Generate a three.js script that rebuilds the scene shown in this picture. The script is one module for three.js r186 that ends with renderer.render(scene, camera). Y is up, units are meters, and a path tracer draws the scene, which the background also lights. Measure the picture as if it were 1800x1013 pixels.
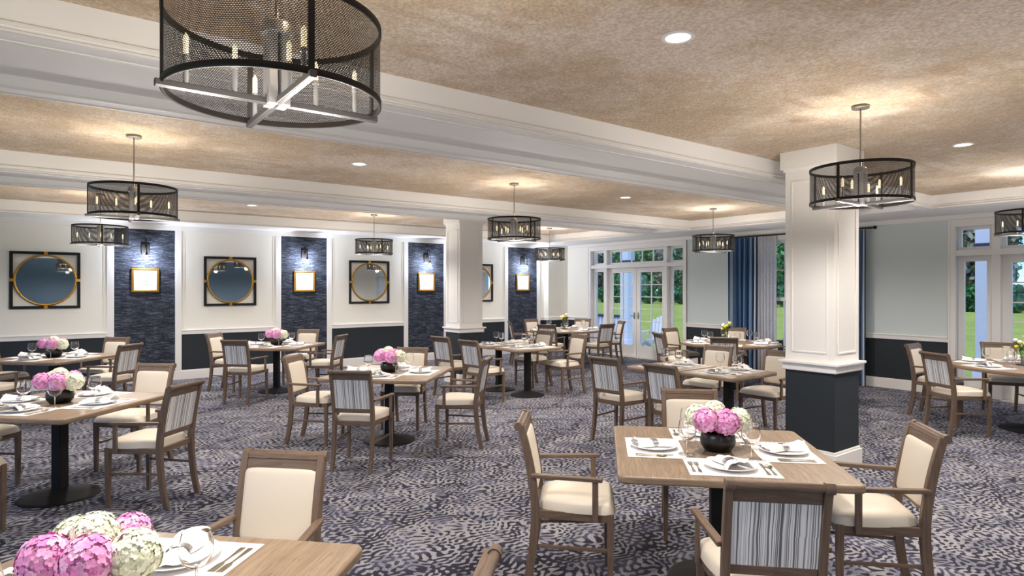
import * as THREE from 'three';
import { RoundedBoxGeometry } from 'three/addons/geometries/RoundedBoxGeometry.js';
import { mergeGeometries } from 'three/addons/utils/BufferGeometryUtils.js';
import { Sky } from 'three/addons/objects/Sky.js';

// ------------------------------------------------------------------ camera, sky, sun, exposure
const scene = new THREE.Scene();
const camera = new THREE.PerspectiveCamera(49.68, 1800 / 1013, 0.05, 400);
camera.position.set(0, 1.7, 0);
camera.lookAt(0.5988, 1.7, -0.8008);
const renderer = new THREE.WebGLRenderer({ antialias: true });
renderer.toneMapping = THREE.LinearToneMapping;
renderer.toneMappingExposure = 1.68;
renderer.shadowMap.enabled = true;
const sunDirection = new THREE.Vector3(-0.32, 0.88, 0.3).normalize();
const sky = new Sky();
sky.name = 'sky'; sky.scale.setScalar(1000);
sky.material.uniforms.turbidity.value = 9;
sky.material.uniforms.rayleigh.value = 0.7;
sky.material.uniforms.mieCoefficient.value = 0.004;
sky.material.uniforms.mieDirectionalG.value = 0.8;
sky.material.uniforms.sunPosition.value.copy(sunDirection);
scene.add(sky);
scene.backgroundIntensity = 0.28;
const sun = new THREE.DirectionalLight(0xfff1dc, 0.85);
sun.position.copy(sunDirection).multiplyScalar(60).add(new THREE.Vector3(20, 0, -20));
sun.target.position.set(20, 0, -20);
sun.castShadow = true;
Object.assign(sun.shadow.camera, { left: -60, right: 60, top: 60, bottom: -60, near: 1, far: 160 });
scene.add(sun, sun.target);
const DOWN_I = 8.5, CEILING_FILL_I = 3.2, FILL_I = 6.0, CORE_I = 0.06, SCONCE_I = 1.9;

// ------------------------------------------------------------------ helpers
const P2 = Math.PI * 2;
function rng(seed) { let s = seed >>> 0; return () => { s = (s + 0x6d2b79f5) | 0; let t = Math.imul(s ^ (s >>> 15), 1 | s); t = (t + Math.imul(t ^ (t >>> 7), 61 | t)) ^ t; return ((t ^ (t >>> 14)) >>> 0) / 4294967296; }; }
const used = {};
const numbered = (n) => { const k = used[n] = (used[n] ?? -1) + 1; return k ? n + '_' + String(k).padStart(3, '0') : n; };
function uvBox(g, grain) {
  if (g.index) g = g.toNonIndexed();
  const p = g.attributes.position, n = p.count, uv = new Float32Array(n * 2), a = new THREE.Vector3(), b = new THREE.Vector3(), c = new THREE.Vector3();
  if (!grain) { g.computeBoundingBox(); const s = g.boundingBox.getSize(a); grain = s.x >= s.y && s.x >= s.z ? 'x' : s.y >= s.z ? 'y' : 'z'; }
  for (let i = 0; i < n; i += 3) {
    a.fromBufferAttribute(p, i); b.fromBufferAttribute(p, i + 1).sub(a); c.fromBufferAttribute(p, i + 2).sub(a);
    b.cross(c); const m = [Math.abs(b.x), Math.abs(b.y), Math.abs(b.z)], k = m.indexOf(Math.max(...m));
    let ax = ['x', 'y', 'z'].filter((_, q) => q !== k);
    if (ax[1] === grain) ax.reverse();
    for (let j = i; j < i + 3; j++) { c.fromBufferAttribute(p, j); uv[2 * j] = c[ax[0]]; uv[2 * j + 1] = c[ax[1]]; }
  }
  g.setAttribute('uv', new THREE.BufferAttribute(uv, 2));
  return g;
}
function clean(g) { if (g.index) g = g.toNonIndexed(); for (const k of Object.keys(g.attributes)) if (!['position', 'normal', 'uv', 'color'].includes(k)) g.deleteAttribute(k); if (!g.attributes.uv) g = uvBox(g); g.morphAttributes = {}; return g; }
const join = (l) => { l = [l].flat(Infinity).map(clean); return l.length === 1 ? l[0] : mergeGeometries(l); };
function bx(w, h, d, x = 0, y = 0, z = 0, o = {}) {
  let g = o.b ? new RoundedBoxGeometry(w, h, d, o.s ?? 2, Math.min(o.b, w / 2.01, h / 2.01, d / 2.01)) : new THREE.BoxGeometry(w, h, d);
  g = uvBox(g, o.g);
  if (o.rx) g.rotateX(o.rx); if (o.rz) g.rotateZ(o.rz); if (o.ry) g.rotateY(o.ry);
  return g.translate(x, y, z);
}
const bb = (x0, x1, y0, y1, z0, z1, o) => bx(x1 - x0, y1 - y0, z1 - z0, (x0 + x1) / 2, (y0 + y1) / 2, (z0 + z1) / 2, o);
function cyl(r0, r1, h, seg, x = 0, y = 0, z = 0, o = {}) {
  const g = new THREE.CylinderGeometry(r0, r1, h, seg, 1, !!o.open);
  if (o.rx) g.rotateX(o.rx); if (o.rz) g.rotateZ(o.rz); if (o.ry) g.rotateY(o.ry);
  return g.translate(x, y, z);
}
const lathe = (pts, seg = 28) => new THREE.LatheGeometry(pts.map(([r, y]) => new THREE.Vector2(r, y)), seg);
const tube = (pts, r, n = 12, seg = 8) => new THREE.TubeGeometry(new THREE.CatmullRomCurve3(pts.map((p) => new THREE.Vector3(...p))), n, r, seg);
function ext(shape, depth, bev = 0, seg = 2, grain) {
  const g = new THREE.ExtrudeGeometry(shape, { depth, bevelEnabled: bev > 0, bevelSize: bev, bevelThickness: bev, bevelSegments: seg, curveSegments: 10 });
  return uvBox(g, grain);
}
function roundRect(w, d, r) {
  const s = new THREE.Shape(), x = w / 2, y = d / 2;
  s.moveTo(-x + r, -y); s.lineTo(x - r, -y); s.absarc(x - r, -y + r, r, -Math.PI / 2, 0); s.lineTo(x, y - r); s.absarc(x - r, y - r, r, 0, Math.PI / 2);
  s.lineTo(-x + r, y); s.absarc(-x + r, y - r, r, Math.PI / 2, Math.PI); s.lineTo(-x, -y + r); s.absarc(-x + r, -y + r, r, Math.PI, Math.PI * 1.5);
  return s;
}
function mesh(name, g, m, parent = scene) {
  const o = new THREE.Mesh(Array.isArray(g) ? join(g) : g, m);
  o.name = parent === scene ? numbered(name) : name; o.castShadow = o.receiveShadow = true; parent.add(o); return o;
}
function group(name, parent = scene) { const o = new THREE.Group(); o.name = parent === scene ? numbered(name) : name; parent.add(o); return o; }
function tag(o, label, category, grp) { o.userData = { label, category }; if (grp) o.userData.group = grp; return o; }
function structure(o) { o.userData = { kind: 'structure' }; return o; }
function place(o, x, y, z, ry = 0) { o.position.set(x, y, z); o.rotation.set(0, ry, 0); return o; }
function copyOf(src, name) { const c = src.clone(); c.name = numbered(name ?? src.userData.base); c.userData = { ...src.userData }; scene.add(c); return c; }

// ------------------------------------------------------------------ textures
function noise2(seed, per) {
  const r = rng(seed), t = new Float32Array(per * per).map(() => r());
  return (x, y) => {
    const xi = Math.floor(x), yi = Math.floor(y), fx = x - xi, fy = y - yi, sx = fx * fx * (3 - 2 * fx), sy = fy * fy * (3 - 2 * fy);
    const q = (i, j) => t[(((j % per) + per) % per) * per + (((i % per) + per) % per)];
    return (q(xi, yi) * (1 - sx) + q(xi + 1, yi) * sx) * (1 - sy) + (q(xi, yi + 1) * (1 - sx) + q(xi + 1, yi + 1) * sx) * sy;
  };
}
function tex(w, h, fn, srgb, metresW, metresH = metresW) {
  const d = new Uint8Array(w * h * 4);
  for (let y = 0; y < h; y++) for (let x = 0; x < w; x++) { const c = fn(x / w, y / h, x, y), i = (y * w + x) * 4; d[i] = Math.max(0, Math.min(255, c[0])); d[i + 1] = Math.max(0, Math.min(255, c[1])); d[i + 2] = Math.max(0, Math.min(255, c[2])); d[i + 3] = 255; }
  const t = new THREE.DataTexture(d, w, h, THREE.RGBAFormat);
  t.wrapS = t.wrapT = THREE.RepeatWrapping; t.magFilter = THREE.LinearFilter; t.minFilter = THREE.LinearMipmapLinearFilter; t.generateMipmaps = true;
  if (srgb) t.colorSpace = THREE.SRGBColorSpace;
  if (metresW) t.repeat.set(1 / metresW, 1 / metresH);
  t.needsUpdate = true; return t;
}
const lerp = (a, b, t) => a + (b - a) * t, mixc = (a, b, t) => a.map((v, i) => lerp(v, b[i], t)), sstep = (a, b, x) => { x = Math.max(0, Math.min(1, (x - a) / (b - a))); return x * x * (3 - 2 * x); };
const T = {};
{ // patterned carpet, tile 3.6 m
  const N = 1536, r = rng(11), waves = [];
  for (let i = 0; i < 22; i++) { const a = r() * P2, k = 54 + r() * 38; waves.push([Math.round(Math.cos(a) * k), Math.round(Math.sin(a) * k), r() * P2]); }
  const w1 = noise2(3, 24), w2 = noise2(4, 24), lo = noise2(5, 8), mid = noise2(6, 40), fine = noise2(7, 512);
  T.carpet = tex(N, N, (u, v) => {
    const du = (w1(u * 24, v * 24) - 0.5) * 0.026, dv = (w2(u * 24, v * 24) - 0.5) * 0.022;
    let s = 0; for (const [a, b, p] of waves) s += Math.cos((a * (u + du) + b * (v + dv)) * P2 + p);
    s /= 3.3;
    // ogee lattice: two mirrored wavy families
    const U = u * 4 + (mid(u * 40, v * 40) - 0.5) * 0.09, V = v * 2 + (w2(u * 24, v * 24) - 0.5) * 0.08, c = Math.cos(V * P2) * 0.23;
    const d1 = Math.abs(((U - c) % 1 + 1.5) % 1 - 0.5), d2 = Math.abs(((U + 0.5 + c) % 1 + 1.5) % 1 - 0.5), band = 1 - sstep(0.02, 0.075, Math.min(d1, d2));
    const light = sstep(-0.28, 0.28, s + 0.2 + (lo(u * 8, v * 8) - 0.5) * 0.9 - band * 0.75);
    const grey = mixc([154, 153, 159], [120, 121, 136], sstep(0.45, 0.8, mid(u * 40, v * 40)));
    const dark = mixc([38, 37, 54], [72, 74, 96], sstep(0.45, 0.85, w1(u * 24, v * 24)));
    const f = 0.86 + fine(u * 512, v * 512) * 0.28;
    return mixc(dark, grey, light).map((x) => x * f);
  }, true, 3.6);
}
{ // mottled, stippled ceiling plaster, tile 6 m
  const a = noise2(21, 6), b = noise2(22, 24), c = noise2(23, 96), d = noise2(24, 512), s1 = noise2(25, 64);
  T.ceiling = tex(1024, 1024, (u, v) => {
    let m = a(u * 6, v * 6) * 0.5 + b(u * 24, v * 24) * 0.3 + c(u * 96, v * 96) * 0.2;
    const streak = sstep(0.62, 0.9, s1(u * 12, v * 64)) * sstep(0.5, 0.75, a(u * 6 + 2.3, v * 6 + 1.7));
    const col = mixc([200, 179, 153], [220, 206, 190], sstep(0.3, 0.72, m));
    return mixc(col, [172, 146, 118], streak * 0.5).map((x) => x * (0.9 + d(u * 512, v * 512) * 0.2));
  }, true, 6);
  const e = noise2(26, 128), f = noise2(27, 64);
  T.ceilingBump = tex(512, 512, (u, v) => { const q = (e(u * 128, v * 128) * 0.65 + f(u * 64, v * 64) * 0.35) * 255; return [q, q, q]; }, false, 1.1);
}
{ // oak-like wood, grain along u, 1.2 x 0.6 m
  const a = noise2(31, 64), b = noise2(32, 256), c = noise2(33, 16);
  const f = (u, v) => { const w = c(u * 6, v * 16) * 0.05, g = a(u * 6, (v + w) * 64) * 0.5 + b(u * 12, (v + w) * 256) * 0.5, pore = sstep(0.72, 0.95, b(u * 20 + 9, v * 256)); return [g, pore]; };
  T.wood = tex(512, 512, (u, v) => { const [g, p] = f(u, v); return mixc(mixc([184, 176, 168], [244, 240, 236], g), [136, 124, 114], p * 0.5); }, true, 1.2, 0.6);
}
{ // navy grasscloth
  const a = noise2(41, 256), b = noise2(42, 256), c = noise2(43, 32);
  T.grasscloth = tex(1024, 512, (u, v) => { const g = a(u * 14, v * 256) * 0.6 + b(u * 40, v * 200) * 0.4, m = c(u * 8, v * 32); return mixc([28, 32, 42], [98, 106, 122], sstep(0.34, 0.92, g * 0.85 + m * 0.2)); }, true, 1.2);
}
{ // striped upholstery: wavering vertical pinstripes, along v
  const w = noise2(51, 16), r = rng(52), cols = new Array(112).fill(0).map(() => { const k = r(); return k < 0.13 ? 100 + r() * 40 : k < 0.38 ? 182 + r() * 36 : 240 + r() * 13; });
  T.stripes = tex(512, 256, (u, v) => { const x = u * 112 + (w(u * 16, v * 4) - 0.5) * 1.3, i = Math.floor(x), f = x - i, p = cols[((i % 112) + 112) % 112], q = cols[(((i + 1) % 112) + 112) % 112], c = lerp(p, q, sstep(0.6, 1, f)); return [c, c * 1.0, c * 1.0]; }, true, 0.4, 0.4);
}
{ // expanded metal mesh: alpha, 4 x 4 staggered holes
  T.mesh = tex(64, 64, (u, v) => { const V = v * 4, row = Math.floor(V), x = (u * 4 + (row % 2) * 0.5) % 1 - 0.5, y = V - row - 0.5, q = Math.hypot(x / 0.385, y / 0.355) < 1 ? 0 : 255; return [q, q, q]; }, false);
}
{ const a = noise2(61, 8), b = noise2(62, 64), c = noise2(63, 256); T.lawn = tex(512, 512, (u, v) => { const m = a(u * 8, v * 8) * 0.4 + b(u * 64, v * 64) * 0.3 + c(u * 256, v * 256) * 0.3; return mixc([126, 130, 42], [162, 166, 66], m); }, true, 12); }
{ const a = noise2(71, 64), r = rng(72), cols = new Array(48).fill(0).map(() => r());
  T.drape = tex(512, 8, (u) => { const i = Math.floor(u * 48), k = cols[i]; return k < 0.5 ? [58, 92, 136] : k < 0.68 ? [32, 54, 92] : k < 0.86 ? [126, 158, 188] : [204, 214, 224]; }, true);
  T.linen = tex(256, 256, (u, v) => { const g = 236 + (a(u * 64, v * 20) - 0.5) * 26 + (a(u * 9, v * 64) - 0.5) * 14; return [g, g, g]; }, true, 0.3); }
function canvasTex(w, h, draw) { const c = document.createElement('canvas'); c.width = w; c.height = h; draw(c.getContext('2d'), w, h); const t = new THREE.CanvasTexture(c); t.colorSpace = THREE.SRGBColorSpace; return t; }
T.mat = canvasTex(256, 184, (g, w, h) => { g.fillStyle = '#f6f4f3'; g.fillRect(0, 0, w, h); g.strokeStyle = '#d9dce4'; g.lineWidth = 2; g.strokeRect(12, 12, w - 24, h - 24); g.lineWidth = 1; g.strokeRect(17, 17, w - 34, h - 34); });
T.art = [0, 1, 2, 3].map((k) => canvasTex(128, 128, (g, w, h) => {
  const r = rng(80 + k); g.fillStyle = '#e6e1d6'; g.fillRect(0, 0, w, h); g.fillStyle = '#d8d0c2'; g.fillRect(34, 34, 60, 60); g.strokeStyle = '#9c8a74'; g.lineWidth = 1; g.strokeRect(34, 34, 60, 60);
  for (let i = 0; i < 26; i++) { g.strokeStyle = ['#a98d68', '#97796e', '#8f897a'][i % 3]; g.beginPath(); const x = 38 + r() * 50, y = 38 + r() * 50; g.moveTo(x, y); g.bezierCurveTo(x + r() * 20 - 10, y + r() * 20 - 10, x + r() * 20 - 10, y + r() * 20 - 10, 38 + r() * 52, 38 + r() * 52); g.stroke(); }
}));

// ------------------------------------------------------------------ materials
const std = (o) => new THREE.MeshStandardMaterial(o), phy = (o) => new THREE.MeshPhysicalMaterial(o);
const M = {
  carpet: std({ map: T.carpet, roughness: 1 }),
  ceiling: std({ map: T.ceiling, bumpMap: T.ceilingBump, bumpScale: 0.006, roughness: 0.95 }),
  white: std({ color: 0xefece8, roughness: 0.5 }),
  soffit: std({ color: 0xf9f8f7, roughness: 0.7 }),
  cream: std({ color: 0xf3efe4, roughness: 0.8 }),
  cool: std({ color: 0xd6dfde, roughness: 0.8 }),
  slate: std({ color: 0x6d8496, roughness: 0.8 }),
  navy: std({ color: 0x20282f, roughness: 0.7 }),
  grass: std({ map: T.grasscloth, roughness: 0.9 }),
  chairWood: std({ map: T.wood, color: 0x8a7666, roughness: 0.45 }),
  tableWood: std({ map: T.wood, color: 0xab9883, roughness: 0.45 }),
  cushion: std({ color: 0xe0d6c6, roughness: 0.5 }),
  stripes: std({ map: T.stripes, roughness: 0.8 }),
  black: std({ color: 0x070606, roughness: 0.75 }),
  bronze: std({ color: 0x120c0a, roughness: 0.6, metalness: 0.1 }),
  drum: std({ color: 0x17110f, roughness: 0.7, metalness: 0.1, alphaMap: null, transparent: true, side: THREE.DoubleSide }),
  steel: std({ color: 0xb4b3b3, roughness: 0.36, metalness: 0.8 }),
  armSteel: std({ color: 0x62605f, roughness: 0.45, metalness: 0.9 }),
  nickel: std({ color: 0x9c968c, roughness: 0.4, metalness: 0.9 }),
  bulb: std({ color: 0xfff0d2, emissive: 0xffe2a8, emissiveIntensity: 0.8, roughness: 0.4 }),
  disc: std({ color: 0xffffff, emissive: 0xfffaf2, emissiveIntensity: 3, roughness: 0.5 }),
  gold: std({ color: 0xb98a3a, roughness: 0.35, metalness: 0.85 }),
  mirror: std({ color: 0xdfe5ea, roughness: 0.02, metalness: 1 }),
  glass: phy({ color: 0xffffff, transmission: 1, roughness: 0, thickness: 0.002, ior: 1.38 }),
  pane: phy({ color: 0xffffff, transmission: 1, roughness: 0.0, thickness: 0, ior: 1.45 }),
  china: std({ color: 0xf3f2f3, roughness: 0.2 }),
  napkin: std({ color: 0xf4f2f0, roughness: 0.85 }),
  mat: std({ map: T.mat, roughness: 0.85 }),
  matEdge: std({ color: 0xf2f0ef, roughness: 0.85 }),
  cutlery: std({ color: 0xa9a08c, roughness: 0.34, metalness: 1 }),
  silver: std({ color: 0xb9b9bb, roughness: 0.35, metalness: 0.9 }),
  bowl: std({ color: 0x080506, roughness: 0.35 }),
  petal: std({ vertexColors: true, color: 0xffffff, roughness: 0.8, side: THREE.DoubleSide }),
  leaf: phy({ vertexColors: true, color: 0xffffff, roughness: 0.7, side: THREE.DoubleSide }),
  drape: std({ map: T.drape, roughness: 0.45, side: THREE.DoubleSide }),
  sheer: phy({ map: T.linen, color: 0xf2f0f2, roughness: 1, transmission: 0.35, thickness: 0, side: THREE.DoubleSide }),
  lawn: std({ map: T.lawn, roughness: 1 }),
  porch: std({ color: 0xb9bac0, roughness: 0.8 }),
  porchWhite: std({ color: 0xcfccca, roughness: 0.6 }),
  porchNavy: std({ color: 0x1f2b46, roughness: 0.5 }),
  bark: std({ color: 0x5a4a3e, roughness: 1 }),
};
T.mesh.repeat.set(66, 12); M.drum.alphaMap = T.mesh;

// ------------------------------------------------------------------ the setting
const XR = 11.453, XL = -3.5, ZB = -12.943, ZF = 4.3, YS = 2.85, YC = 3.03;
const floor = structure(mesh('floor', bb(XL - 0.3, XR + 0.12, -0.2, 0, ZB - 0.3, ZF + 0.3), M.carpet));

const ceiling = structure(group('ceiling'));
const TR = 10.2, TL = -2.5;                                     // trays end here in x
mesh('tray_ceiling', [bb(TL - 0.1, TR + 0.1, YC, YC + 0.15, -3.6, -0.55), bb(TL - 0.1, TR + 0.1, YC, YC + 0.15, -7.8, -4.65), bb(TL - 0.1, TR + 0.1, YC, YC + 0.15, -12.1, -8.8), bb(TL - 0.1, TR + 0.1, YC, YC + 0.15, 0.5, 3.5)], M.ceiling, ceiling);
mesh('roof_deck', bb(XL - 0.4, XR + 0.4, YC + 0.15, YC + 0.4, ZB - 0.4, ZF + 0.4), M.soffit, ceiling);
for (const [z0, z1] of [[-4.70, -3.556], [-8.85, -7.728], [-0.65, 0.5]]) {
  mesh('beam', [bb(TL, TR, 2.845, YC + 0.1, z1 - 0.148, z1, { b: 0.006 }), bb(TL, TR, 2.845, YC + 0.1, z0, z0 + 0.148, { b: 0.006 }), bb(TL, TR, 2.914, YC + 0.1, z0 + 0.14, z1 - 0.14)], M.soffit, ceiling);
  for (const [z, s] of [[z1, 1], [z0, -1]]) { mesh('bead', bb(TL, TR, 2.868, 2.888, z - (s < 0 ? 0.014 : 0), z + (s > 0 ? 0.014 : 0), { b: 0.005 }), M.white, ceiling); }
  for (const z of [z1 - 0.148, z0 + 0.148]) mesh('bead', bb(TL, TR, 2.838, 2.852, z - 0.012, z + 0.012, { b: 0.004 }), M.white, ceiling);
  for (const z of [z1, z0]) mesh('bead', bb(TL, TR, 2.838, 2.852, z - 0.012, z + 0.012, { b: 0.004 }), M.white, ceiling);
}
mesh('soffit', [bb(TR, XR + 0.1, YS, YC + 0.1, ZB - 0.1, ZF + 0.1), bb(XL - 0.1, TL, YS, YC + 0.1, ZB - 0.1, ZF + 0.1), bb(TL, TR, YS, YC + 0.1, ZB - 0.1, -12.03), bb(TL, TR, YS, YC + 0.1, 3.4, ZF + 0.1)], M.soffit, ceiling);
for (const [z0, z1] of [[-3.556, -0.65], [-7.728, -4.7], [-12.03, -8.85]]) { mesh('bead', bb(TR - 0.022, TR + 0.03, YS - 0.008, YS + 0.014, z0, z1, { b: 0.006 }), M.white, ceiling); mesh('bead', bb(TR - 0.014, TR, 2.876, 2.894, z0, z1, { b: 0.005 }), M.white, ceiling); }
mesh('bead', bb(TL, TR, YS - 0.008, YS + 0.014, -12.06, -12.008, { b: 0.006 }), M.white, ceiling);

// back wall: cream and grasscloth bays between white stiles
const back = structure(group('wall_back'));
mesh('wall_core', bb(XL - 0.3, XR + 0.3, -0.1, YC, ZB - 0.3, ZB - 0.02), M.white, back);
const stile = 0.107;
const blues = [[-1.92, -0.968], [0.950, 1.902], [3.815, 4.767], [6.680, 7.632], [9.545, 10.51]];
mesh('frieze', bb(XL, XR, 2.758, YS + 0.02, ZB - 0.03, ZB + 0.012, { b: 0.003 }), M.white, back);
mesh('baseboard', [bb(XL, XR, 0, 0.155, ZB - 0.02, ZB + 0.02, { b: 0.004 }), bb(XL, XR, 0.155, 0.175, ZB - 0.02, ZB + 0.011, { b: 0.004 })], M.white, back);
for (const [a, b] of blues) {
  mesh('grasscloth_panel', bb(a, b, 0.15, 2.765, ZB - 0.03, ZB, { g: 'x' }), M.grass, back);
  for (const x of [a - stile / 2, b + stile / 2]) mesh('wall_stile', bb(x - stile / 2, x + stile / 2, 0.15, 2.765, ZB - 0.03, ZB + 0.014, { b: 0.003 }), M.white, back);
}
const creams = [[XL, -1.92 - stile], [-0.968 + stile, 0.950 - stile], [1.902 + stile, 3.815 - stile], [4.767 + stile, 6.680 - stile], [7.632 + stile, 9.545 - stile], [10.51 + stile, 10.76]];
for (const [a, b] of creams) {
  mesh('painted_panel', bb(a, b, 0.9, 2.765, ZB - 0.03, ZB), M.cream, back);
  mesh('wainscot_panel', bb(a, b, 0.15, 0.85, ZB - 0.03, ZB), M.navy, back);
  mesh('chair_rail', [bb(a, b, 0.835, 0.917, ZB - 0.03, ZB + 0.022, { b: 0.006 }), bb(a, b, 0.9, 0.922, ZB - 0.03, ZB + 0.034, { b: 0.006 })], M.white, back);
  if (b - a > 1) mesh('panel_bead', [bb(a + 0.035, a + 0.05, 0.93, 2.75, ZB - 0.01, ZB + 0.005), bb(b - 0.05, b - 0.035, 0.93, 2.75, ZB - 0.01, ZB + 0.005)], M.cream, back);
}
// boxed-out corner
const ZC = -12.76;
const chase = structure(group('wall_corner'));
mesh('painted_panel', bb(10.76, XR + 0.05, 0.9, 2.765, ZB, ZC), M.cream, chase);
mesh('wainscot_panel', bb(10.76, XR + 0.05, 0.1, 0.86, ZB, ZC), M.navy, chase);
mesh('chair_rail', bb(10.745, XR, 0.835, 0.92, ZB, ZC + 0.025, { b: 0.006 }), M.white, chase);
mesh('frieze', bb(10.75, XR + 0.05, 2.758, YS + 0.02, ZB, ZC + 0.01), M.white, chase);
mesh('baseboard', bb(10.745, XR, 0, 0.165, ZB, ZC + 0.02, { b: 0.004 }), M.white, chase);

// a wall across x, with openings cut as separate blocks
function blocks(x0, x1, z0, z1, holes, y1 = YC) {                 // holes: [za, zb, ya, yb] sorted
  const l = []; let z = z0;
  for (const [a, b, c, d] of holes) { l.push(bb(x0, x1, -0.1, y1, z, a)); if (c > 0.01) l.push(bb(x0, x1, -0.1, c, a, b)); l.push(bb(x0, x1, d, y1, a, b)); z = b; }
  l.push(bb(x0, x1, -0.1, y1, z, z1)); return l;
}
const D1 = [-11.95, -8.79], D2 = [-3.76, -0.6], W1 = [-6.98, -5.2];
const HEAD = 2.66;
const right = structure(group('wall_right'));
mesh('wall_core', blocks(XR, XR + 0.26, ZB - 0.3, ZF + 0.3, [[D1[0] + 0.09, D1[1] - 0.09, 0, HEAD], [W1[0], W1[1], 0.3, 2.64], [D2[0] + 0.09, D2[1] - 0.09, 0, HEAD]]), M.white, right);
mesh('frieze', bb(XR - 0.012, XR + 0.02, 2.776, YS + 0.02, ZB, ZF, { b: 0.003 }), M.white, right);
const bays = [[ZC, D1[0], 0], [D1[1], W1[0] - 0.09, 1], [W1[1] + 0.09, D2[0], 1], [D2[1], ZF, 0]];
for (const [a, b, k] of bays) {
  mesh('painted_panel', bb(XR - 0.006, XR + 0.01, 0.9, 2.78, a, b), k ? M.cool : M.cream, right);
  mesh('wainscot_panel', bb(XR - 0.006, XR + 0.01, 0.15, 0.85, a, b), M.navy, right);
  mesh('chair_rail', [bb(XR - 0.024, XR + 0.01, 0.835, 0.917, a, b, { b: 0.006 }), bb(XR - 0.036, XR + 0.01, 0.9, 0.922, a, b, { b: 0.006 })], M.white, right);
  mesh('baseboard', [bb(XR - 0.02, XR + 0.01, 0, 0.155, a, b, { b: 0.004 }), bb(XR - 0.012, XR + 0.01, 0.155, 0.172, a, b, { b: 0.004 })], M.white, right);
}
// the two glazed door sets: sidelight, pair of doors, sidelight, transoms over
function paneGrid(parent, x, z0, z1, y0, y1, nz, ny, bar = 0.02, t = 0.03) {
  const dz = (z1 - z0) / nz, dy = (y1 - y0) / ny;
  for (let i = 0; i < nz; i++) for (let j = 0; j < ny; j++) { const p = new THREE.PlaneGeometry(dz, dy).rotateY(-Math.PI / 2).translate(x, y0 + dy * (j + 0.5), z0 + dz * (i + 0.5)); mesh('pane', p, M.pane, parent); }
  for (let i = 1; i < nz; i++) mesh('muntin', bb(x - t / 2, x + t / 2, y0, y1, z0 + dz * i - bar / 2, z0 + dz * i + bar / 2), M.white, parent);
  for (let j = 1; j < ny; j++) mesh('muntin', bb(x - t / 2 + 0.004, x + t / 2 - 0.004, y0 + dy * j - bar / 2, y0 + dy * j + bar / 2, z0, z1), M.white, parent);
}
function doorSet(za, zb) {
  const d = structure(group('door_' + (za < -8 ? 1 : 2)));
  const zc = (za + zb) / 2, X = XR + 0.12;                       // plane of the leaves
  mesh('casing', [bb(XR - 0.022, XR + 0.02, 0, HEAD, za, za + 0.1), bb(XR - 0.022, XR + 0.02, 0, HEAD, zb - 0.1, zb), bb(XR - 0.022, XR + 0.02, HEAD, HEAD + 0.11, za, zb),
    bb(XR - 0.032, XR, 0, HEAD + 0.11, za + 0.0, za + 0.03, { b: 0.006 }), bb(XR - 0.032, XR, 0, HEAD + 0.11, zb - 0.03, zb, { b: 0.006 })], M.white, d);
  const p0 = za + 0.56, p1 = zb - 0.56;
  for (const [a, b] of [[p0, p0 + 0.11], [p1 - 0.11, p1]]) mesh('post', bb(XR, XR + 0.2, 0, HEAD, a, b, { b: 0.006 }), M.white, d);
  mesh('transom_bar', bb(XR - 0.004, XR + 0.2, 2.20, 2.29, za + 0.09, zb - 0.09, { b: 0.006 }), M.white, d);
  mesh('threshold', bb(XR, XR + 0.2, -0.02, 0.02, za + 0.09, zb - 0.09), M.white, d);
  const sash = (name, a, b, y0, y1, fr, nz, ny, bot = fr) => {     // a framed light: border then panes
    const s = group(name, d);
    mesh('sash_frame', [bb(X - 0.022, X + 0.022, y0, y1, a, a + fr), bb(X - 0.022, X + 0.022, y0, y1, b - fr, b), bb(X - 0.022, X + 0.022, y1 - fr, y1, a + fr, b - fr), bb(X - 0.022, X + 0.022, y0, y0 + bot, a + fr, b - fr)], M.white, s);
    paneGrid(s, X, a + fr, b - fr, y0 + bot, y1 - fr, nz, ny);
    return s;
  };
  sash('sidelight', za + 0.1, p0, 0.02, 2.20, 0.085, 1, 1, 0.28); sash('sidelight', p1, zb - 0.1, 0.02, 2.20, 0.085, 1, 1, 0.28);
  sash('transom', za + 0.1, p0, 2.29, HEAD, 0.05, 1, 1); sash('transom', p1, zb - 0.1, 2.29, HEAD, 0.05, 1, 1); sash('transom', p0 + 0.11, p1 - 0.11, 2.29, HEAD, 0.05, 5, 1);
  for (const [a, b, s] of [[p0 + 0.11, zc - 0.005, 1], [zc + 0.005, p1 - 0.11, -1]]) {
    const l = sash('door_leaf', a, b, 0.025, 2.195, 0.115, 2, 6, 0.27);
    const hz = s > 0 ? b - 0.055 : a + 0.055;
    mesh('door_handle', [bx(0.012, 0.16, 0.035, X - 0.028, 1.02, hz, { b: 0.004 }), cyl(0.009, 0.009, 0.05, 10, X - 0.05, 1.02, hz, { rz: Math.PI / 2 }), bx(0.014, 0.016, 0.1, X - 0.072, 1.02, hz - s * 0.04, { b: 0.005 })], M.nickel, l);
  }
  return d;
}
doorSet(...D1); doorSet(...D2);
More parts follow.
